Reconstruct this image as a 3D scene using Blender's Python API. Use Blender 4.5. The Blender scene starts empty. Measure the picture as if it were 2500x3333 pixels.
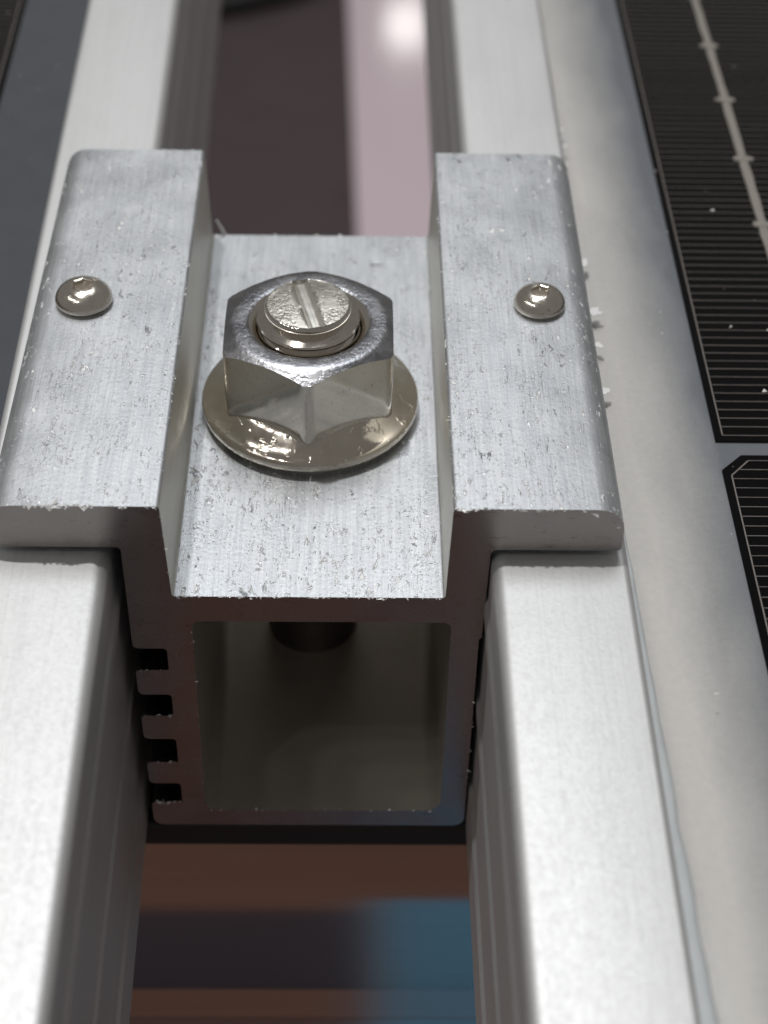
import bpy, bmesh, math, random
from mathutils import Vector, Matrix
from mathutils.geometry import tessellate_polygon

S = 0.1            # 1 Blender unit = 1 cm; every measure below is in millimetres
sc = bpy.context.scene
sc.unit_settings.system = 'METRIC'
sc.unit_settings.scale_length = 0.01
rnd = random.Random(7)

# ------------------------------------------------------------------ camera
CAM = (2.041, -84.706, 79.731)
cam_d = bpy.data.cameras.new("camera")
cam = bpy.data.objects.new("camera", cam_d)
sc.collection.objects.link(cam)
pitch, yaw, roll = math.radians(43.38), math.radians(1.454), math.radians(1.436)
fwd = Vector((math.sin(yaw)*math.cos(pitch), math.cos(yaw)*math.cos(pitch), -math.sin(pitch)))
r0 = Vector((math.cos(yaw), -math.sin(yaw), 0)); u0 = r0.cross(fwd)
rt = r0*math.cos(roll) + u0*math.sin(roll); up = -r0*math.sin(roll) + u0*math.cos(roll)
M = Matrix((rt, up, -fwd)).transposed().to_4x4()
M.translation = Vector(CAM)*S
cam.matrix_world = M
cam_d.sensor_fit = 'VERTICAL'
cam_d.sensor_height = 36
cam_d.lens = 36*5550.5/3333
cam_d.clip_start = 0.1
cam_d.clip_end = 2000
cam_d.dof.use_dof = True
cam_d.dof.focus_distance = 125*S
cam_d.dof.aperture_fstop = cam_d.lens*1e-3/(1.7*S)
sc.camera = cam
sc.render.resolution_x, sc.render.resolution_y = 768, 1024

# ------------------------------------------------------------------ light
w = bpy.data.worlds.new("World"); sc.world = w; w.use_nodes = True
w.node_tree.nodes['Background'].inputs[0].default_value = (1.0, 0.955, 0.90, 1)
w.node_tree.nodes['Background'].inputs[1].default_value = 0.165

def lamp(name, pos, target, size, watt, col=(1, 1, 1)):
    d = bpy.data.lights.new(name, 'AREA'); d.shape = 'DISK'; d.size = size*S
    d.energy = watt; d.color = col
    o = bpy.data.objects.new(name, d); sc.collection.objects.link(o)
    o.location = Vector(pos)*S
    o.rotation_euler = (Vector(target)-Vector(pos)).to_track_quat('-Z', 'Y').to_euler()
    return o
lamp("key_lamp", (-255, 350, 1500), (0, 20, 0), 60, 93000, (1, 0.98, 0.95))
lamp("ceiling_lamp", (50, 950, 1900), (0, 20, 0), 900, 96000, (0.94, 0.97, 1.0))
for px, py, pz in ((-1150, 120, 1400), (-1060, -120, 1450), (-930, -330, 1500), (-760, -510, 1550), (-560, -640, 1600)):
    lamp("spot_lamp", (px, py, pz), (0, 20, 0), 55, 7000, (1, 0.98, 0.95))
lamp("far_lamp", (100, 3000, 540), (0, 200, -200), 90, 1700, (1, 0.97, 0.93))

sc.view_settings.view_transform = 'Standard'
sc.view_settings.look = 'None'
sc.view_settings.exposure = 0.08
sc.view_settings.gamma = 1

# ------------------------------------------------------------------ helpers
def tag(o, label=None, cat=None, group=None, kind=None):
    if label: o['label'] = label
    if cat: o['category'] = cat
    if group: o['group'] = group
    if kind: o['kind'] = kind
    return o

def empty(name, loc=(0, 0, 0), rz=0):
    o = bpy.data.objects.new(name, None); sc.collection.objects.link(o)
    o.location = Vector(loc)*S; o.rotation_euler = (0, 0, rz); o.empty_display_size = 0.3
    return o

def link(name, bm, mats, parent=None, smooth=35, bevel=0):
    me = bpy.data.meshes.new(name)
    bmesh.ops.recalc_face_normals(bm, faces=bm.faces)
    bm.to_mesh(me); bm.free()
    me.transform(Matrix.Scale(S, 4))
    for m in (mats if isinstance(mats, (list, tuple)) else [mats]): me.materials.append(m)
    if smooth:
        me.shade_smooth(); me.set_sharp_from_angle(angle=math.radians(smooth))
    o = bpy.data.objects.new(name, me); sc.collection.objects.link(o)
    if parent: o.parent = parent
    if bevel:
        b = o.modifiers.new("edge", 'BEVEL'); b.width = bevel*S; b.segments = 2
        b.limit_method = 'ANGLE'; b.angle_limit = math.radians(40); b.use_clamp_overlap = True
    return o

def fillet(pts, seg=5):
    """pts: (x, z[, r]) closed polygon -> list of (x, z) with rounded corners"""
    out = []; n = len(pts)
    for i in range(n):
        p = Vector(pts[i][:2]); r = pts[i][2] if len(pts[i]) > 2 else 0
        if r <= 0: out.append(tuple(p)); continue
        a = (Vector(pts[i-1][:2])-p); b = (Vector(pts[(i+1) % n][:2])-p)
        la, lb = a.length, b.length; a.normalize(); b.normalize()
        ang = a.angle(b); t = min(r/math.tan(ang/2), la*.49, lb*.49); rr = t*math.tan(ang/2)
        c = p + (a+b).normalized()*(rr/math.sin(ang/2))
        s = p+a*t-c; e = p+b*t-c
        sa = math.atan2(s.y, s.x); da = math.atan2(e.y, e.x)-sa
        while da > math.pi: da -= 2*math.pi
        while da < -math.pi: da += 2*math.pi
        for k in range(seg+1):
            q = sa+da*k/seg; out.append((c.x+rr*math.cos(q), c.y+rr*math.sin(q)))
    return out

def extrude_y(loops, y0, y1, bm=None, cap_mat=0, axis='y'):
    """loops of (u, z); first is the outline, the rest holes. axis y: u is x; axis x: u is y"""
    bm = bm or bmesh.new()
    P = (lambda u, z, t: (u, t, z)) if axis == 'y' else (lambda u, z, t: (t, u, z))
    A, B = [], []
    for lp in loops:
        a = [bm.verts.new(P(u, z, y0)) for u, z in lp]
        b = [bm.verts.new(P(u, z, y1)) for u, z in lp]
        n = len(a)
        for i in range(n):
            bm.faces.new((a[i], a[(i+1) % n], b[(i+1) % n], b[i]))
        A += a; B += b
    for tri in tessellate_polygon([[Vector((u, z, 0)) for u, z in lp] for lp in loops]):
        for L in (A, B):
            try:
                f = bm.faces.new([L[i] for i in tri]); f.material_index = cap_mat
            except ValueError: pass
    return bm

def box(bm, x0, x1, y0, y1, z0, z1):
    v = [bm.verts.new((x, y, z)) for x in (x0, x1) for y in (y0, y1) for z in (z0, z1)]
    for f in ((0,1,3,2),(4,6,7,5),(0,4,5,1),(2,3,7,6),(0,2,6,4),(1,5,7,3)):
        bm.faces.new([v[i] for i in f])
    return bm

def slab(bm, poly, z0, z1):
    a = [bm.verts.new((x, y, z0)) for x, y in poly]; b = [bm.verts.new((x, y, z1)) for x, y in poly]
    n = len(a); bm.faces.new(a); bm.faces.new(b)
    for i in range(n): bm.faces.new((a[i], a[(i+1) % n], b[(i+1) % n], b[i]))
    return bm

def rings(rows, n, bm=None, close_top=True, close_bot=False):
    """rows: list of functions theta -> (r, z) or (r, z) pairs, top to bottom"""
    bm = bm or bmesh.new(); R = []
    for row in rows:
        ring = []
        for k in range(n):
            t = 2*math.pi*k/n
            r, z = row(t) if callable(row) else row
            ring.append(bm.verts.new((r*math.sin(t), -r*math.cos(t), z)))
        R.append(ring)
    for a, b in zip(R, R[1:]):
        for k in range(n):
            bm.faces.new((a[k], b[k], b[(k+1) % n], a[(k+1) % n]))
    if close_top: bm.faces.new(R[0])
    if close_bot: bm.faces.new(R[-1])
    return bm

# ------------------------------------------------------------------ materials
class NT:
    def __init__(s, name):
        s.m = bpy.data.materials.new(name); s.m.use_nodes = True; s.t = s.m.node_tree
        s.b = s.t.nodes['Principled BSDF']; s.tc = s.t.nodes.new('ShaderNodeTexCoord').outputs['Object']
    def n(s, typ, **k):
        nd = s.t.nodes.new(typ)
        for a, v in k.items(): setattr(nd, a, v)
        return nd
    def L(s, a, b): s.t.links.new(a, b)
    def noise(s, scale, vec=(1, 1, 1), detail=3, rough=.55, dist=0, loc=(0, 0, 0), rot=(0, 0, 0)):
        mp = s.n('ShaderNodeMapping'); mp.inputs['Scale'].default_value = vec
        mp.inputs['Location'].default_value = loc; mp.inputs['Rotation'].default_value = rot
        s.L(s.tc, mp.inputs[0])
        nz = s.n('ShaderNodeTexNoise'); nz.inputs['Scale'].default_value = scale
        nz.inputs['Detail'].default_value = detail; nz.inputs['Roughness'].default_value = rough
        nz.inputs['Distortion'].default_value = dist
        s.L(mp.outputs[0], nz.inputs['Vector']); return nz.outputs[0]
    def voro(s, scale, feature='F1', vec=(1, 1, 1), out='Distance'):
        mp = s.n('ShaderNodeMapping'); mp.inputs['Scale'].default_value = vec; s.L(s.tc, mp.inputs[0])
        v = s.n('ShaderNodeTexVoronoi', feature=feature); v.inputs['Scale'].default_value = scale
        s.L(mp.outputs[0], v.inputs['Vector']); return v.outputs[out]
    def ramp(s, src, a, b, va=0.0, vb=1.0):
        r = s.n('ShaderNodeMapRange', clamp=True); s.L(src, r.inputs[0])
        for i, v in zip((1, 2, 3, 4), (a, b, va, vb)): r.inputs[i].default_value = v
        return r.outputs[0]
    def math(s, op, a, b=0.0):
        m = s.n('ShaderNodeMath', operation=op)
        for i, v in enumerate((a, b)):
            if isinstance(v, (int, float)): m.inputs[i].default_value = v
            else: s.L(v, m.inputs[i])
        return m.outputs[0]
    def mix(s, f, a, b):
        m = s.n('ShaderNodeMix', data_type='RGBA')
        if isinstance(f, (int, float)): m.inputs[0].default_value = f
        else: s.L(f, m.inputs[0])
        for i, v in ((6, a), (7, b)):
            if isinstance(v, tuple): m.inputs[i].default_value = (*v, 1)
            else: s.L(v, m.inputs[i])
        return m.outputs[2]
    def bump(s, h, strength, dist=.005, prev=None):
        b = s.n('ShaderNodeBump'); b.inputs['Strength'].default_value = strength
        b.inputs['Distance'].default_value = dist; s.L(h, b.inputs['Height'])
        if prev is not None: s.L(prev, b.inputs['Normal'])
        return b.outputs[0]
    def set(s, **k):
        for a, v in k.items():
            i = s.b.inputs[a.replace('_', ' ')]
            if isinstance(v, tuple): i.default_value = (*v, 1)
            elif isinstance(v, (int, float)): i.default_value = v
            else: s.L(v, i)
        return s.m

def mat_milled_alu():
    t = NT("milled_aluminium")
    streak = t.noise(1, (55, 1.6, 55), 5, .65)
    streak2 = t.noise(1, (14, .9, 14), 4, .6, loc=(2, 7, 0))
    blotch = t.noise(2.6, (1, .7, 1), 5, .6)
    area = t.ramp(t.noise(1.0, (1, 1, 1), 5, .7, loc=(3, 1, 0)), .53, .63)
    area2 = t.ramp(t.noise(1.4, (1, 1, 1), 4, .65, loc=(6, 4, 2)), .47, .60)
    nick = t.ramp(t.noise(11, (1, .5, 1), 5, .72, .5, rot=(0, 0, 1.1)), .60, .65)
    nick = t.math('MULTIPLY', nick, t.ramp(area, 0, 1, .0, 1))
    nickb = t.math('MULTIPLY', t.ramp(t.noise(22, (1, .28, 1), 4, .68, .3, rot=(0, 0, -.35)), .665, .70), t.ramp(area2, 0, 1, .10, 1))
    nick = t.math('MAXIMUM', nick, nickb)
    w = t.noise(2.6, (3.4, .5, 1), 2, .5, 2.4, rot=(0, 0, .5))
    scr = t.math('MULTIPLY', t.ramp(w, .4945, .497), t.ramp(w, .499, .5015, 1, 0))
    scr = t.math('MULTIPLY', scr, t.ramp(t.noise(2.5, loc=(9, 2, 4)), .53, .60))
    chip_glint = t.ramp(t.noise(13, (1.7, .7, 1), 4, .66, .4, loc=(3, 3, 8), rot=(0, 0, 1.3)), .60, .63)
    chip_glint = t.math('MULTIPLY', chip_glint, t.ramp(t.noise(1.6, loc=(4, 8, 1), detail=5, rough=.7), .48, .56))
    spark = t.math('MULTIPLY', t.ramp(t.voro(30), .13, .20, 1, 0), t.ramp(t.noise(7, loc=(1, 8, 1), detail=4, rough=.7), .52, .57))
    chip_glint = t.math('MAXIMUM', chip_glint, spark)
    dark = t.math('MINIMUM', t.math('ADD', nick, t.math('MULTIPLY', scr, .7)), 1.0)
    col = t.mix(blotch, (.54, .57, .60), (.71, .73, .755))
    col = t.mix(t.math('MULTIPLY', t.ramp(streak, .40, .62), .45), col, (.40, .415, .45))
    col = t.mix(t.math('MULTIPLY', t.ramp(streak2, .50, .64), .24), col, (.70, .715, .72))
    col = t.mix(t.math('MULTIPLY', dark, .66), col, (.12, .13, .14))
    col = t.mix(chip_glint, col, (.97, .98, .99))  # chips turn white and non-metallic: their glint is painted into the colour
    rough = t.math('ADD', t.ramp(blotch, .3, .7, .42, .55), t.math('MULTIPLY', chip_glint, -.10))
    h = t.math('ADD', t.math('MULTIPLY', dark, -1.0), t.math('MULTIPLY', t.noise(26, detail=5, rough=.65), .35))
    n1 = t.bump(streak, .16, .004)
    n2 = t.bump(h, .6, .009, n1)
    n3 = t.bump(t.math('MULTIPLY', chip_glint, t.noise(36)), .7, .02, n2)
    return t.set(Base_Color=col, Metallic=t.ramp(chip_glint, 0, 1, .95, .05), Roughness=rough, Normal=n3)

def mat_sawn_and_notch():
    t = NT("sawn_and_notch_shade")
    streak = t.noise(1, (3, 3, 60), 4, .6, rot=(0, .08, 0))
    blotch = t.noise(3, detail=4)
    col = t.mix(blotch, (.33, .31, .305), (.45, .425, .415))
    smear = t.ramp(t.noise(7, (1, 1, 2.5), 4, .6, 1.0), .62, .68)
    col = t.mix(t.math('MULTIPLY', smear, .6), col, (.25, .20, .16))
    n = t.bump(streak, .22, .004); n = t.bump(t.noise(50, detail=4), .07, .004, n)
    return t.set(Base_Color=col, Metallic=1.0, Roughness=t.ramp(blotch, .3, .7, .20, .32), Normal=n)

def mat_anodised():
    t = NT("anodised_aluminium")
    g = t.noise(34, (1, .8, 1), detail=5, rough=.72); b = t.noise(1.5, (1, .4, 1))
    col = t.mix(b, (.64, .645, .65), (.71, .715, .72))
    col = t.mix(t.math('MULTIPLY', t.ramp(g, .5, .68), .20), col, (.52, .52, .53))
    line = t.noise(1, (30, .35, 30), 4, .6)
    col = t.mix(t.math('MULTIPLY', t.ramp(line, .48, .66), .22), col, (.50, .505, .515))
    smear = t.ramp(t.noise(1.1, (1, .5, 1), 5, .65, .6, loc=(2, 0, 5)), .50, .70)
    col = t.mix(t.math('MULTIPLY', smear, .25), col, (.52, .52, .53))
    n = t.bump(g, .17, .008)
    return t.set(Base_Color=col, Metallic=.85, Roughness=t.ramp(g, .3, .7, .50, .62), Normal=n)

def mat_nickel(name, c0, c1, r0, r1, bump, scale=45):
    t = NT(name)
    g = t.noise(scale, detail=4, rough=.65); b = t.noise(6, detail=3)
    pit = t.ramp(t.noise(38, detail=5, rough=.7, loc=(2, 5, 1)), .60, .68)
    col = t.mix(b, c0, c1); col = t.mix(t.math('MULTIPLY', pit, .55), col, (.10, .08, .07))
    n = t.bump(g, bump, .006)
    return t.set(Base_Color=col, Metallic=1.0, Roughness=t.ramp(b, .3, .7, r0, r1), Normal=n)

def mat_plain(name, c0, c1, rough=.6, metallic=0.0, scale=6, bump=0, vec=(1, 1, 1), bscale=40, spec=.5):
    t = NT(name)
    col = t.mix(t.noise(scale, vec, 4), c0, c1)
    k = dict(Base_Color=col, Metallic=metallic, Roughness=rough, Specular_IOR_Level=spec)
    if bump: k['Normal'] = t.bump(t.noise(bscale, vec, 4), bump, .006)
    return t.set(**k)

def mat_backsheet():
    # slate sheet with a pale film of sealant residue smeared along the bead (local x = 0 at the frame)
    t = NT("backsheet_with_residue")
    sx = t.n('ShaderNodeSeparateXYZ'); t.L(t.tc, sx.inputs[0])
    e = t.math('ADD', sx.outputs[0], t.math('MULTIPLY', t.math('SUBTRACT', t.noise(2.2, (1, .35, 1), 4), .5), .35))
    e = t.math('ADD', e, t.math('MULTIPLY', t.math('SUBTRACT', t.noise(40, detail=3), .5), .10))
    e = t.math('ADD', e, t.math('MULTIPLY', sx.outputs[1], .028))
    f = t.ramp(e, .30, .98, 1, 0)
    f = t.math('MULTIPLY', f, t.ramp(t.noise(18, detail=4), .3, .7, .9, 1.0))
    base = t.mix(t.noise(9, detail=4), (.155, .168, .192), (.185, .198, .222))
    col = t.mix(f, base, (.68, .66, .635))
    spk = t.ramp(t.noise(26, detail=3, loc=(5, 5, 5)), .74, .77)
    col = t.mix(t.math('MULTIPLY', spk, .5), col, (.6, .6, .6))
    return t.set(Base_Color=col, Roughness=.55, Specular_IOR_Level=.2)

def mat_slate():
    t = NT("slate_backsheet")
    base = t.mix(t.noise(3, detail=4), (.072, .079, .093), (.094, .102, .117))
    spk = t.ramp(t.noise(16, detail=4, rough=.7, loc=(5, 5, 5)), .66, .74)
    col = t.mix(t.math('MULTIPLY', spk, .35), base, (.45, .45, .45))
    return t.set(Base_Color=col, Roughness=.5, Specular_IOR_Level=.2)

def mat_glass():
    t = NT("solar_glass")
    out = t.t.nodes['Material Output']; t.t.nodes.remove(t.b)
    tr = t.n('ShaderNodeBsdfTransparent'); tr.inputs[0].default_value = (.97, .972, .972, 1)
    gl = t.n('ShaderNodeBsdfGlossy'); gl.inputs['Roughness'].default_value = .07
    lw = t.n('ShaderNodeLayerWeight'); lw.inputs[0].default_value = .5
    fr = t.math('ADD', t.math('MULTIPLY', t.math('POWER', lw.outputs['Facing'], 5.0), .9), .008)
    mx = t.n('ShaderNodeMixShader'); t.L(fr, mx.inputs[0]); t.L(tr.outputs[0], mx.inputs[1]); t.L(gl.outputs[0], mx.inputs[2])
    t.L(mx.outputs[0], out.inputs[0])
    return t.m

MILL, SAWN_AND_NOTCH, ANOD = mat_milled_alu(), mat_sawn_and_notch(), mat_anodised()
def mat_flange():
    t = NT("flange_plating")
    b = t.noise(6, detail=3)
    m = t.ramp(t.noise(5.5, detail=3, loc=(1, 0, 4)), .53, .58)
    g = t.math('MULTIPLY', t.noise(17, detail=3, rough=.6, loc=(0, 3, 0)), m)
    col = t.mix(b, (.60, .55, .48), (.76, .71, .63))
    n = t.bump(t.noise(45, detail=4), .06, .006); n = t.bump(g, .30, .02, n)
    return t.set(Base_Color=col, Metallic=1.0, Roughness=t.ramp(b, .3, .7, .08, .16), Normal=n)
FLANGE = mat_flange()
NUT = mat_nickel("nickel_plating", (.64, .60, .54), (.80, .76, .70), .05, .11, .05)
NUTTOP = mat_nickel("pitted_nickel", (.25, .26, .29), (.50, .50, .52), .16, .34, .75, 30)
BOLTEND = mat_nickel("hammered_bolt_end", (.66, .63, .57), (.86, .83, .77), .18, .34, .8, 36)
WALL = mat_plain("smooth_extrusion", (.66, .65, .60), (.78, .77, .72), .42, .6, 2, .12, (40, 1, 4), 1)
SLOT = mat_nickel("smooth_slot", (.84, .82, .77), (.94, .92, .87), .28, .4, .15, 12)
DARKSTEEL = mat_plain("dark_steel", (.12, .11, .10), (.17, .155, .14), .4, .9, 6)
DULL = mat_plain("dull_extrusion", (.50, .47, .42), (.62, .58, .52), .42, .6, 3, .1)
SCREW = mat_nickel("screw_nickel", (.68, .63, .56), (.82, .78, .71), .10, .24, .5, 15)
SOCKET = mat_plain("browned_socket", (.42, .35, .28), (.58, .51, .43), .28, .95, 20)
BACK_R, BACK_L, GLASS = mat_backsheet(), mat_slate(), mat_glass()
CELL = mat_plain("silicon_cell", (.0025, .0025, .0035), (.0045, .0042, .005), .5, 0, 4, spec=.008)
FINGER = mat_plain("silver_finger", (.16, .14, .13), (.30, .265, .24), .45, 0, 25)
RIBBON = mat_plain("solder_ribbon", (.25, .225, .20), (.36, .33, .30), .45, 0, 20)
SEAL = mat_plain("silicone_sealant", (.46, .50, .52), (.62, .65, .66), .45, 0, 12, .3, (1, .4, 1), 20)
FILM = mat_plain("white_film", (.78, .79, .80), (.90, .90, .90), .35, 0, 10)
BURR = mat_plain("bright_burr", (.88, .89, .90), (.96, .96, .97), .3, .1, 20)
RAIL = mat_plain("rail_aluminium", (.50, .48, .47), (.60, .58, .57), .12, 1, 2, .05, (.3, 6, 6), 12)
DUST = mat_plain("dust_specks", (.7, .68, .64), (.85, .84, .82), .6)

# ------------------------------------------------------------------ floor far below
FZ = -500
FLOOR = mat_plain("reddish_floor", (.16, .075, .050), (.22, .11, .078), .5, 0, .12)
CARPET = mat_plain("plum_carpet", (.060, .043, .047), (.085, .062, .066), .8, 0, .35, .2, (1, 1, 1), 3)
LILAC = mat_plain("lilac_lacquer", (.72, .60, .66), (.78, .65, .71), .09, 0, .1)
BLUE = mat_plain("blue_reflection_card", (.10, .26, .41), (.13, .31, .48), .5, 0, .4)
CARD_STRIP = mat_plain("pale_card_strip", (.16, .19, .25), (.21, .24, .30), .5, 0, .4)
DARK_CARD = mat_plain("dark_reflection_card", (.040, .030, .042), (.055, .042, .058), .7, 0, .5)
BLACK = mat_plain("cable_and_shade_black", (.012, .012, .012), (.02, .02, .02), .5, 0, 3)  # black of the cable, and of the strip standing in for shade

tag(link("floor", box(bmesh.new(), -3000, 3000, -3000, 4000, FZ-40, FZ-2), FLOOR, smooth=0), "reddish brown floor far below the panels", "floor", kind='structure')
tag(link("carpet", slab(bmesh.new(), [(-1500, 420), (1500, 420), (1500, 3800), (-1500, 3800)], FZ-2.4, FZ), CARPET, smooth=0),
    "dark plum carpet seen blurred through the gap behind the clamp", "carpet", kind='structure')
a = Vector((3.1, 773)); b = Vector((-4.7, 1068)); d = (b-a).normalized(); p0 = a-d*330; p1 = b+d*900; nrm = Vector((d.y, -d.x))*120
tag(link("lilac_board", slab(bmesh.new(), [tuple(p0), tuple(p0+nrm), tuple(p1+nrm), tuple(p1)], FZ-.5, FZ+8), LILAC, smooth=0, bevel=.8),
    "glossy pale lilac board lying on the dark carpet behind the clamp", "board")
bmc = bmesh.new()
pts = [Vector((-260, 985, FZ+9)), Vector((-120, 1035, FZ+9)), Vector((-75, 1053, FZ+9)), Vector((-40, 1072, FZ+9)), Vector((-12, 1098, FZ+14)), Vector((60, 1104, FZ+17)), Vector((200, 1085, FZ+9))]
prev = None
for i, p in enumerate(pts):
    ring = [bmc.verts.new((p.x, p.y+12*math.cos(q), p.z+9*math.sin(q))) for q in [2*math.pi*k/10 for k in range(10)]]
    if prev:
        for k in range(10): bmc.faces.new((prev[k], ring[k], ring[(k+1) % 10], prev[(k+1) % 10]))
    else: bmc.faces.new(ring)
    prev = ring
bmc.faces.new(prev)
tag(link("cable", bmc, BLACK), "black cable lying across the carpet and the lilac board", "cable")
tag(link("blue_reflection_card", slab(bmesh.new(), [(9, -400), (260, -400), (260, -120), (9, -120)], FZ-2.5, FZ+1), BLUE, smooth=0), "unseen blue card with a pale strip, added for the rail to reflect", "sheet")  # out of view, added so the rail and clamp reflect blue
link("card_strip", slab(bmesh.new(), [(9, -400), (17, -400), (17, -120), (9, -120)], FZ-1, FZ+1.6), CARD_STRIP, bpy.data.objects["blue_reflection_card"], smooth=0)  # added strip for the lighter bars in that reflection
tag(link("dark_reflection_card", slab(bmesh.new(), [(-300, -345), (8, -345), (8, -120), (-300, -120)], FZ-2.5, FZ), DARK_CARD, smooth=0), "unseen dark card, added to darken what the rail reflects", "mat")  # out of view, added so the rail's groove reflects dark plum

# ------------------------------------------------------------------ mounting rail under the frames
prof = fillet([(7.0, -36.4, .4), (6.6, -41.2, .5), (5.4, -41.6, .6), (4.5, -45.0), (3.95, -48.0), (3.6, -50.5), (3.42, -52.6), (3.36, -55), (3.34, -58), (3.35, -67.0, .1), (3.45, -67.2, .1), (2.9, -71.5, .3), (3.0, -71.8, .1), (2.5, -76.5, .3),
               (2.8, -96, 1), (42, -96, 1), (42, -36.4, .4)], 4)
rail = link("mounting_rail", extrude_y([prof], -160, 160, axis='x'), RAIL, smooth=30)
tag(rail, "ribbed metal rail crossing under the clamp, reflecting orange and blue", "rail")
link("shade_strip", extrude_y([fillet([(.2, -36.45, .6), (.2, -40.2, 2.4), (6.4, -41.0, .3), (6.4, -36.45, .3)], 4)], -150, 150, axis='x'), BLACK, rail, smooth=40)  # black strip added in place of the shade below the clamp

# ------------------------------------------------------------------ mid clamp
L = 45.5
outer = [(-23.2, -3.9, .35), (-23.2, 0, 2.7), (-11.15, 0, .3), (-10.85, -8.8, .25), (8.75, -8.8, .25), (8.95, 0, .3), (20.85, 0, 2.6),
         (20.85, -3.9, .35), (11.75, -3.9, .55), (11.6, -13.0, .15), (11.42, -13.2, .15), (11.42, -36, 1.0), (-14.1, -36, .9)]
for zt, zb in ((-33.0, -30.5), (-27.8, -24.9), (-22.1, -19.6), (-16.8, -14.4)):
    outer += [(-14.1, zt, .35), (-11.6, zt, .2), (-11.6, zb, .35), (-14.1, zb, .45)]
outer += [(-14.1, -3.9, .4)]
inner = [(-9.6, -11.4, .7), (9.35, -11.4, .7), (9.4, -34.0, 1.4), (-9.8, -34.0, 1.3)]
cl = empty("mid_clamp", (-1.2, 0, -36))
tag(cl, "silver aluminium mid clamp bridging two panel frames, with scratched wings and a hollow box below", "clamp")
bm = extrude_y([fillet(outer), fillet(inner)], 0, L, cap_mat=1)
for f in bm.faces:
    c = f.calc_center_median()
    if f.material_index == 0 and (-11.3 < c.x < -10.7 or 8.7 < c.x < 9.1) and -8.75 < c.z < -.2: f.material_index = 3
    if f.material_index == 0 and c.x < -11.4 and c.z < -14: f.material_index = 1  # notch faces borrow the darker sawn metal: their shade is painted in
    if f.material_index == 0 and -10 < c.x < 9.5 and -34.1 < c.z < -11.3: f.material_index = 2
body = link("body", bm, [MILL, SAWN_AND_NOTCH, DULL, WALL], cl, smooth=32, bevel=.09)
body.location = Vector((1.2, 0, 36))*S

bm = bmesh.new()
def flake(p, s, bmx=None, flat=.6):
    bmx = bmx or bm
    vs = [bmx.verts.new((p[0]+rnd.gauss(0, s), p[1]+rnd.gauss(0, s*.7), p[2]+rnd.gauss(0, s*flat))) for _ in range(4)]
    for f in ((0, 1, 2), (0, 3, 1), (0, 2, 3), (1, 3, 2)): bmx.faces.new([vs[i] for i in f])
def edge_flakes(x0, z0, x1, z1, y, n, s):
    for _ in range(n):
        k = rnd.random(); k = k if rnd.random() < .5 else round(k*4)/4+rnd.gauss(0, .03)
        k = min(max(k, .01), .99)
        flake((x0+(x1-x0)*k, y, z0+(z1-z0)*k), s*rnd.uniform(.4, 1.9))
edge_flakes(-20.4, -.03, -11.5, -.03, -.02, 46, .10)
edge_flakes(-18.8, -.03, -16.2, -.03, -.03, 16, .20)
edge_flakes(9.2, -.03, 18.0, -.03, -.02, 40, .08)
edge_flakes(9.2, -.03, 11.0, -.03, -.03, 10, .16)
edge_flakes(18.6, -.25, 20.5, -1.7, 0, 10, .12)
edge_flakes(-10.6, -8.83, 8.6, -8.83, -.02, 80, .09)
edge_flakes(-9.4, -34.0, 8.8, -34.0, 0, 26, .08)
edge_flakes(-9.62, -12.4, -9.78, -32.8, 0, 20, .06)
edge_flakes(-11.1, -.8, -10.9, -8, 0, 9, .08)
for z in (-16.8, -22.1, -27.8, -33.0): edge_flakes(-13.8, z, -11.7, z, 0, 9, .10)
edge_flakes(11.42, -14, 11.42, -30, 0, 14, .07)
edge_flakes(-10.6, -8.78, 8.6, -8.78, L, 18, .07)
edge_flakes(-20, 0, -12, 0, L, 14, .06)
for _ in range(26):
    flake((-11.2, rnd.uniform(0, 30), -.05), .07); flake((9.0, rnd.uniform(0, 42), -.05), .08)
burr = link("burr", bm, BURR, cl, smooth=0); burr.location = Vector((1.2, 0, 36))*S
burr['kind'] = 'stuff'
bm = bmesh.new()
path = [(-9.75, 45.5, -8.8, .16), (-9.95, 45.5, -8.3, .16), (-10.2, 45.55, -7.8, .13), (-10.45, 45.6, -7.3, .09)]
prev = None
for x, y, z, r in path:
    ring = [bm.verts.new((x+r*1.2*math.cos(q), y+r*.6*math.sin(q), z)) for q in [2*math.pi*k/6 for k in range(6)]]
    if prev:
        for k in range(6): bm.faces.new((prev[k], ring[k], ring[(k+1) % 6], prev[(k+1) % 6]))
    else: bm.faces.new(ring)
    prev = ring
bm.faces.new(prev)
cb = link("swarf_curl", bm, FILM, cl); cb.location = Vector((1.2, 0, 36))*S

# ------------------------------------------------------------------ flange nut
NX, NY = -1.42, 21.2
nut = empty("flange_nut", (NX, NY, -8.75))
tag(nut, "shiny hexagon flange nut tightened on the clamp channel floor", "nut")
N = 144; ap = 6.5; TOP = 8.75; ch = 6.05
def hexr(t):
    m = (t % (math.pi/3)) - math.pi/6
    return ap/math.cos(m)
def hr(t): return min(hexr(t), 7.36)
tan30 = math.tan(math.radians(27))
rows = [(3.85, TOP-.6), (4.06, TOP-.36), (4.3, TOP-.22), (4.66, TOP-.07), (4.8, TOP-.02), (5.0, TOP), (5.7, TOP), (5.95, TOP-.02), (6.15, TOP-.07)]
rows += [lambda t, k=k: (6.15+(hr(t)-6.15)*k, TOP-.07-(hr(t)-6.15)*k*tan30) for k in (.33, .66, 1)]
rows += [lambda t, k=k: (hr(t), (TOP-.07-(hr(t)-6.15)*tan30)*(1-k)+1.0*k) for k in (.12, .4, .7, 1)]
bmN = rings(rows, N, close_top=False)
for f in bmN.faces:
    c = f.calc_center_median()
    if c.z > TOP-.62 and math.hypot(c.x, c.y) > 4.6: f.material_index = 1
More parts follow.
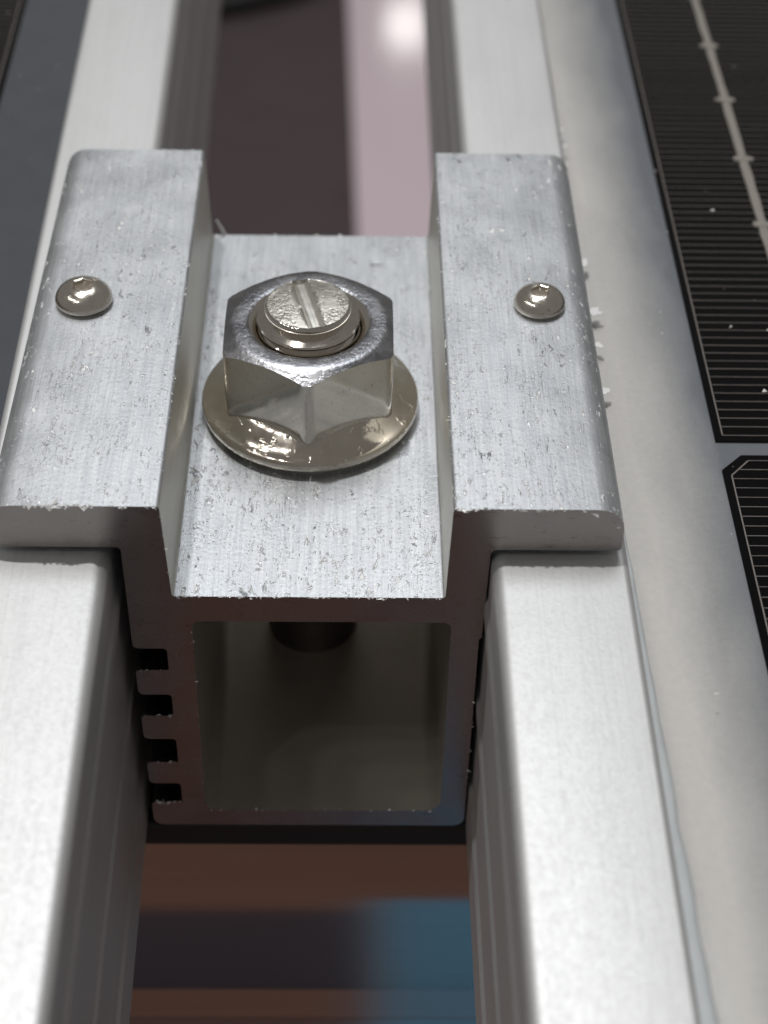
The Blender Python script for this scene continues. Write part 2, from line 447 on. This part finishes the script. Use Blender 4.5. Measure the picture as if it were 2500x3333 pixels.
hb = link("hex_body", bmN, [NUT, NUTTOP], nut, smooth=24)
rows = [(4.1, 3.3), (5.6, 3.25), (6.4, 2.95), (6.9, 2.6), (7.5, 2.08), (8.0, 1.68), (8.3, 1.52), (8.52, 1.42), (8.64, 1.24), (8.68, .95), (8.64, .70), (8.5, .52), (8.1, .42), (7.6, .40), (7.5, 0.02), (4.2, 0.02)]
link("flange", rings(rows, 96, close_top=False), FLANGE, nut, smooth=50)

# ------------------------------------------------------------------ bolt
bolt = empty("bolt", (-1.5, NY, -36))
tag(bolt, "plated bolt end with a single slot rising through the flange nut", "bolt")
ZE = 37.55
rows = [(3.12, ZE-.02), (3.26, ZE-.10), (3.34, ZE-.25), (3.34, ZE-.50), (3.22, ZE-.72), (3.16, ZE-.95), (3.45, ZE-1.08), (3.92, ZE-1.25), (4.0, ZE-1.40), (3.96, ZE-1.55), (3.45, ZE-1.95)]
z = ZE-1.95
while z > 24:
    rows += [(3.38, z-.12), (3.95, z-.5), (3.98, z-.65), (3.4, z-1.1)]; z -= 1.25
SH = len(rows)
rows += [(3.9, z-.4), (3.95, 12), (3.95, .4)]
bs = rings(rows, 64, close_top=False, close_bot=True)
for f in bs.faces:
    if f.calc_center_median().z < 24: f.material_index = 1
link("shank", bs, [NUT, DARKSTEEL], bolt, smooth=40)
# slotted end face
bm = bmesh.new()
K = 24
R = 3.13; ang = math.radians(14); hw = .62
def circ(a): return (R*math.cos(a), R*math.sin(a))
beta = math.asin(hw/R)
seg = lambda a0, a1: [circ(a0+(a1-a0)*k/K) for k in range(K+1)]
right = seg(-math.pi/2+beta, math.pi/2-beta); left = seg(math.pi/2+beta, 3*math.pi/2-beta)
rot = Matrix.Rotation(ang, 2)
def V(x, y, z): q = rot @ Vector((x, y)); return bm.verts.new((q.x, q.y, z))
zt = lambda x, y: ZE+.10*(1-(x*x+y*y)/(R*R))
for sgn, half in ((1, right), (-1, left)):
    # fan in strips towards the slot edge so the face can dome
    m = 5; grid = []
    for k, (x, y) in enumerate(half):
        grid.append([V(sgn*hw+(x-sgn*hw)*j/m, y, zt(sgn*hw+(x-sgn*hw)*j/m, y)+(rnd.gauss(0, .012) if 0 < j < m else 0)) for j in range(m+1)])
    for k in range(K):
        for j in range(m): bm.faces.new((grid[k][j], grid[k+1][j], grid[k+1][j+1], grid[k][j+1]))
    # slot wall: rounded down to the slot floor
    prevrow = [g[0] for g in grid]
    for (xx, dz) in ((.56, -.07), (.42, -.24), (.30, -.33), (.12, -.31), (0.0, -.30)):
        row = [V(sgn*xx, half[k][1], zt(0, half[k][1])+dz) for k in range(K+1)]
        for k in range(K): bm.faces.new((prevrow[k], prevrow[k+1], row[k+1], row[k])).material_index = 1
        for k in (0, K):
            a, b = V(sgn*xx, half[k][1], ZE-.02), V(sgn*hw, half[k][1], ZE-.02)
            bm.faces.new((row[k], prevrow[k], b, a)).material_index = 1
        prevrow = row
bmesh.ops.remove_doubles(bm, verts=bm.verts, dist=.004)
link("slotted_end", bm, [BOLTEND, SLOT], bolt, smooth=50)

# ------------------------------------------------------------------ two small screws on the wings
def screw(x, y, dia, label):
    e = empty("pan_head_screw", (x, y, 0)); r = dia/2
    tag(e, label, "screw", "small screws in the clamp wings")
    k = dia/4.3
    def sock(t, rr):
        m = (t % (math.pi/3)) - math.pi/6
        return rr/math.cos(m)*.93
    rows = [lambda t: (sock(t, .70*k), 1.36*k), lambda t: (sock(t, .74*k), 1.57*k), (.84*k, 1.625*k), (.93*k, 1.60*k), (1.05*k, 1.57*k), (1.3*k, 1.48*k), (1.6*k, 1.32*k),
            (1.85*k, 1.10*k), (2.03*k, .84*k), (2.12*k, .62*k), (r, .45*k), (r*.985, .30*k), (r*.93, .16*k), (r*.86, .04), (r*.84, -.3)]
    link("head", rings(rows, 60, close_top=False), SCREW, e, smooth=45)
    rows = [lambda t: (sock(t, .15*k), 1.40*k), lambda t: (sock(t, .55*k), 1.42*k), lambda t: (sock(t, .695*k), 1.38*k)]
    link("socket", rings(rows, 60), SOCKET, e, smooth=40)
screw(-18.95, 23.15, 4.45, "round head screw with browned socket on the wing beside the dark slate panel edge")
screw(16.5, 23.2, 4.05, "slightly smaller round head screw on the wing beside the pale panel edge")

# ------------------------------------------------------------------ solar panels (built in frame coordinates, x grows away from the gap)
Y0, Y1 = -75, 420
def panel(root, sx, wid, cell_x, back, cells, bus_x=None, seal=True):
    fx = lambda pts: [(sx*p[0], *p[1:]) for p in pts]
    # frame: lip, ribbed inner wall, bottom flange
    pr = fx([(0, -3.97, .95), (0, -8.3, .2), (-.22, -8.9, .2), (-.22, -10.2, .15), (.02, -10.4, .1), (.02, -19.5, .1), (-.2, -19.9, .1), (-.2, -20.9, .1), (.05, -21.1, .1), (.05, -30.2, .1), (-.22, -30.6, .1), (-.22, -36.2, .4),
             (24, -36.2, .3), (24, -34.6, .3), (1.7, -34.6, .4), (1.7, -8.6, .3), (wid, -8.6, .2), (wid, -3.97, .55)])
    link("frame", extrude_y([fillet(pr, 6)], Y0, Y1), ANOD, root, smooth=30)
    X = lambda a, b: (min(sx*a, sx*b), max(sx*a, sx*b))
    x0, x1 = X(wid-.6, 150)
    bk = link("backsheet", box(bmesh.new(), *(X(0, 150)), Y0+1, Y1-1, -.6, 0), back, root, smooth=0)
    bk.location = Vector((sx*(wid-.5), 0, -6.0))*S
    link("glass_pane", box(bmesh.new(), x0, x1, Y0+.5, Y1-.5, -5.55, -5.0), GLASS, root, smooth=0)
    cellmesh = {}
    for (ya, yb, c0, c1) in cells:
        q = 1.6
        poly = []
        xa, xb = cell_x, cell_x+120
        poly = [(sx*xa, ya+(1.7 if c0 else 0)), (sx*xa, yb-(1.7 if c1 else 0))] + ([(sx*(xa+1.7), yb)] if c1 else []) + [(sx*xb, yb), (sx*xb, ya)] + ([(sx*(xa+1.7), ya)] if c0 else [])
        ce = link("solar_cell", slab(bmesh.new(), poly, -5.98, -5.80), CELL, root, smooth=0)
        # printed silver lines: border and fingers
        bm = bmesh.new(); z0, z1 = -5.80, -5.77; ins = .62; lw = .055
        xi = xa+ins
        ylo, yhi = ya+ins+.02, yb-ins-.02
        c = 1.7
        def bar(p, q, w):
            d = (Vector(q)-Vector(p)).normalized(); n = Vector((-d.y, d.x))*w/2
            slab(bm, [(sx*(p[0]+n.x), p[1]+n.y), (sx*(q[0]+n.x), q[1]+n.y), (sx*(q[0]-n.x), q[1]-n.y), (sx*(p[0]-n.x), p[1]-n.y)], z0, z1)
        bar((xi, ylo+(c if c0 else 0)), (xi, yhi-(c if c1 else 0)), .10)
        if c1: bar((xi, yhi-c), (xi+c*.9, yhi), .10)
        if c0: bar((xi, ylo+c), (xi+c*.9, ylo), .10)
        nf = int((yhi-ylo)/1.03)
        for i in range(nf+1):
            y = (yhi-(yhi-ylo)*i/nf)
            xs = xi
            if c1 and y > yhi-c: xs = xi+c*.9*(1-(yhi-y)/c)
            if c0 and y < ylo+c: xs = xi+c*.9*(1-(y-ylo)/c)
            bar((xs, y), (xb-1, y), lw*rnd.uniform(.75, 1.1))
        fg = link("grid_finger", bm, FINGER, ce, smooth=0); fg['kind'] = 'stuff'
        if bus_x:
            for bx in (bus_x, bus_x+18.2, bus_x+36.4):
                bm = bmesh.new()
                # ribbon with a slightly wavering edge
                n = 40; A = []; B = []
                for i in range(n+1):
                    y = ya+3.4+(yb-ya-6.8)*i/n
                    A.append(bm.verts.new((sx*(bx-.40+rnd.gauss(0, .035)), y, -5.70))); B.append(bm.verts.new((sx*(bx+.40+rnd.gauss(0, .035)), y, -5.70)))
                for i in range(n): bm.faces.new((A[i], A[i+1], B[i+1], B[i]))
                g = bmesh.ops.extrude_face_region(bm, geom=list(bm.faces))
                for v in g['geom']:
                    if isinstance(v, bmesh.types.BMVert): v.co.z = -5.79
                link("ribbon", bm, RIBBON, ce, smooth=0)
                y = ya+3.5+(0 if ya < 14 else 0)
                ys = [44.3+10.95*k for k in range(-12, 40)]
                for y in [v for v in ys if ya+3 < v < yb-3]:
                    bm = bmesh.new()
                    pl = []
                    for k in range(12):
                        t = 2*math.pi*k/12; rr = 1.0+rnd.gauss(0, .08)
                        pl.append((sx*(bx+.98*rr*math.cos(t)), y+.62*rr*math.sin(t)*(.6+.4*abs(math.cos(t)))))
                    slab(bm, pl, -5.79, -5.66)
                    link("solder_pad", bm, RIBBON, ce, smooth=0)

right_panel = empty("solar_panel", (11.85, 0, -.5))
tag(right_panel, "solar panel whose black cells with fine silver lines and soldered ribbon show beside its frame", "solar panel", "solar panels joined by the clamp")
panel(right_panel, 1, 9.6, 30.05-11.85, BACK_R, [(14.6, 97.4, 0, 1), (-69.8, 12.95, 0, 1), (99.0, 181.8, 0, 1), (183.4, 266, 0, 1), (267.6, 350.4, 0, 1)], bus_x=38.72-11.85)
left_panel = empty("solar_panel", (-14.96, 0, -.5), math.radians(1.08))
tag(left_panel, "solar panel with a plain dark slate margin, its cell only just showing in the corner", "solar panel", "solar panels joined by the clamp")
panel(left_panel, -1, 9.5, 16.6, BACK_L, [(46, 129, 0, 1), (-38.4, 44.4, 0, 1), (130.6, 213.4, 0, 1), (215, 297.8, 0, 1)], bus_x=25.3)

# sealant bead along the right frame, thinning away from the camera
bm = bmesh.new(); n = 90; rowsv = []
for i in range(n+1):
    y = -74+150*i/n
    k = min(max((14-y)/50, 0.10), 1.15)
    wv = 1.0*k*(1+rnd.gauss(0, .07)); 
    rowsv.append([bm.verts.new((9.55, y, -5.05)), bm.verts.new((9.62, y, -4.55+rnd.gauss(0, .02))), bm.verts.new((9.62+wv*.55, y, -4.62+rnd.gauss(0, .03))), bm.verts.new((9.62+wv, y, -4.85+rnd.gauss(0, .02))), bm.verts.new((9.64+wv, y, -5.05))])
for i in range(n):
    for j in range(4): bm.faces.new((rowsv[i][j], rowsv[i][j+1], rowsv[i+1][j+1], rowsv[i+1][j]))
    bm.faces.new((rowsv[i][4], rowsv[i][0], rowsv[i+1][0], rowsv[i+1][4]))
bm.faces.new(rowsv[0]); bm.faces.new(rowsv[-1])
link("sealant_bead", bm, SEAL, right_panel, smooth=60)

# torn scraps of white film along that frame
def scrap(x, y, z, w, h, label, rot=0):
    w *= .7; h *= .6; x -= .1
    bm = bmesh.new(); pl = []
    for k in range(11):
        t = 2*math.pi*k/11; r = rnd.uniform(.35, 1.1)
        u, v = w*r*math.cos(t), h*r*math.sin(t)
        pl.append((u*math.cos(rot)-v*math.sin(rot), u*math.sin(rot)+v*math.cos(rot)))
    slab(bm, pl, 0, .06)
    for v in bm.verts: v.co.z += .05*v.co.x + .04*rnd.random()
    o = link("film_scrap", bm, FILM, None, smooth=0); o.location = Vector((x, y, z))*S
    tag(o, label, "scrap", "torn scraps of white film beside the clamp wing")
for a in ((21.55, 67.3, -5.38, .35, .5, "farthest tiny white scrap of film on the frame edge behind the clamp"),
          (21.6, 62.8, -5.38, .4, .5, "blurred white scrap of film, second farthest behind the clamp wing"),
          (21.75, 58.5, -5.38, .55, .6, "brightest blurred round white scrap of film behind the clamp wing"),
          (21.8, 55.7, -5.38, .7, .45, "wide blurred white scrap of film just behind the clamp wing"),
          (21.6, 52.4, -5.38, .4, .7, "blurred white scrap of film touching the rear corner of the clamp wing"),
          (22.0, 36.8, -5.38, .8, 1.4, "long pale scrap of film beside the rear half of the clamp wing"),
          (22.1, 29.6, -5.38, 1.3, 1.2, "spiky white scrap of film, largest, beside the screw on the wing"),
          (22.0, 25.2, -5.38, .8, .9, "white scrap of film just in front of the large spiky one"),
          (22.0, 19.4, -5.38, .6, 1.0, "nearest small white scrap of film beside the clamp wing")):
    scrap(*a)

# dust on the glass and metal filings round the nut
bm = bmesh.new()
for _ in range(55):
    x, y = rnd.uniform(24, 46), rnd.uniform(-30, 80); flake((x, y, -4.96), rnd.uniform(.03, .11), flat=.3)
for x, y in ((33.3, 32.6), (36.2, 27.0), (33.0, 27.5), (35.5, 22.5), (34.2, 19.0), (34.0, 44.5)): flake((x, y, -4.94), .2, flat=.3)
for _ in range(30):
    flake((rnd.uniform(-36, -26), rnd.uniform(10, 80), -4.96), rnd.uniform(.03, .10), flat=.3)
tag(link("dust", bm, DUST, None, smooth=0), "pale dust specks scattered over the panel glass", "dust", kind='stuff')
bm = bmesh.new()
for _ in range(420):
    t = rnd.gauss(0, 1.0)
    x = 8.0-abs(rnd.gauss(0, 1.5)); y = rnd.uniform(2, 30)
    if rnd.random() < .35: x, y = rnd.uniform(-9, 8.5), rnd.gauss(8, 5)
    if y < .3 or y > 45 or x < -10.4 or x > 8.6: continue
    if (x-NX)**2+(y-NY)**2 < 8.9**2: continue
    flake((x, y, -8.76), rnd.uniform(.03, .085), flat=.35)
tag(link("filings", bm, BURR, None, smooth=0), "tiny bright metal filings scattered over the clamp channel round the nut", "filings", kind='stuff')
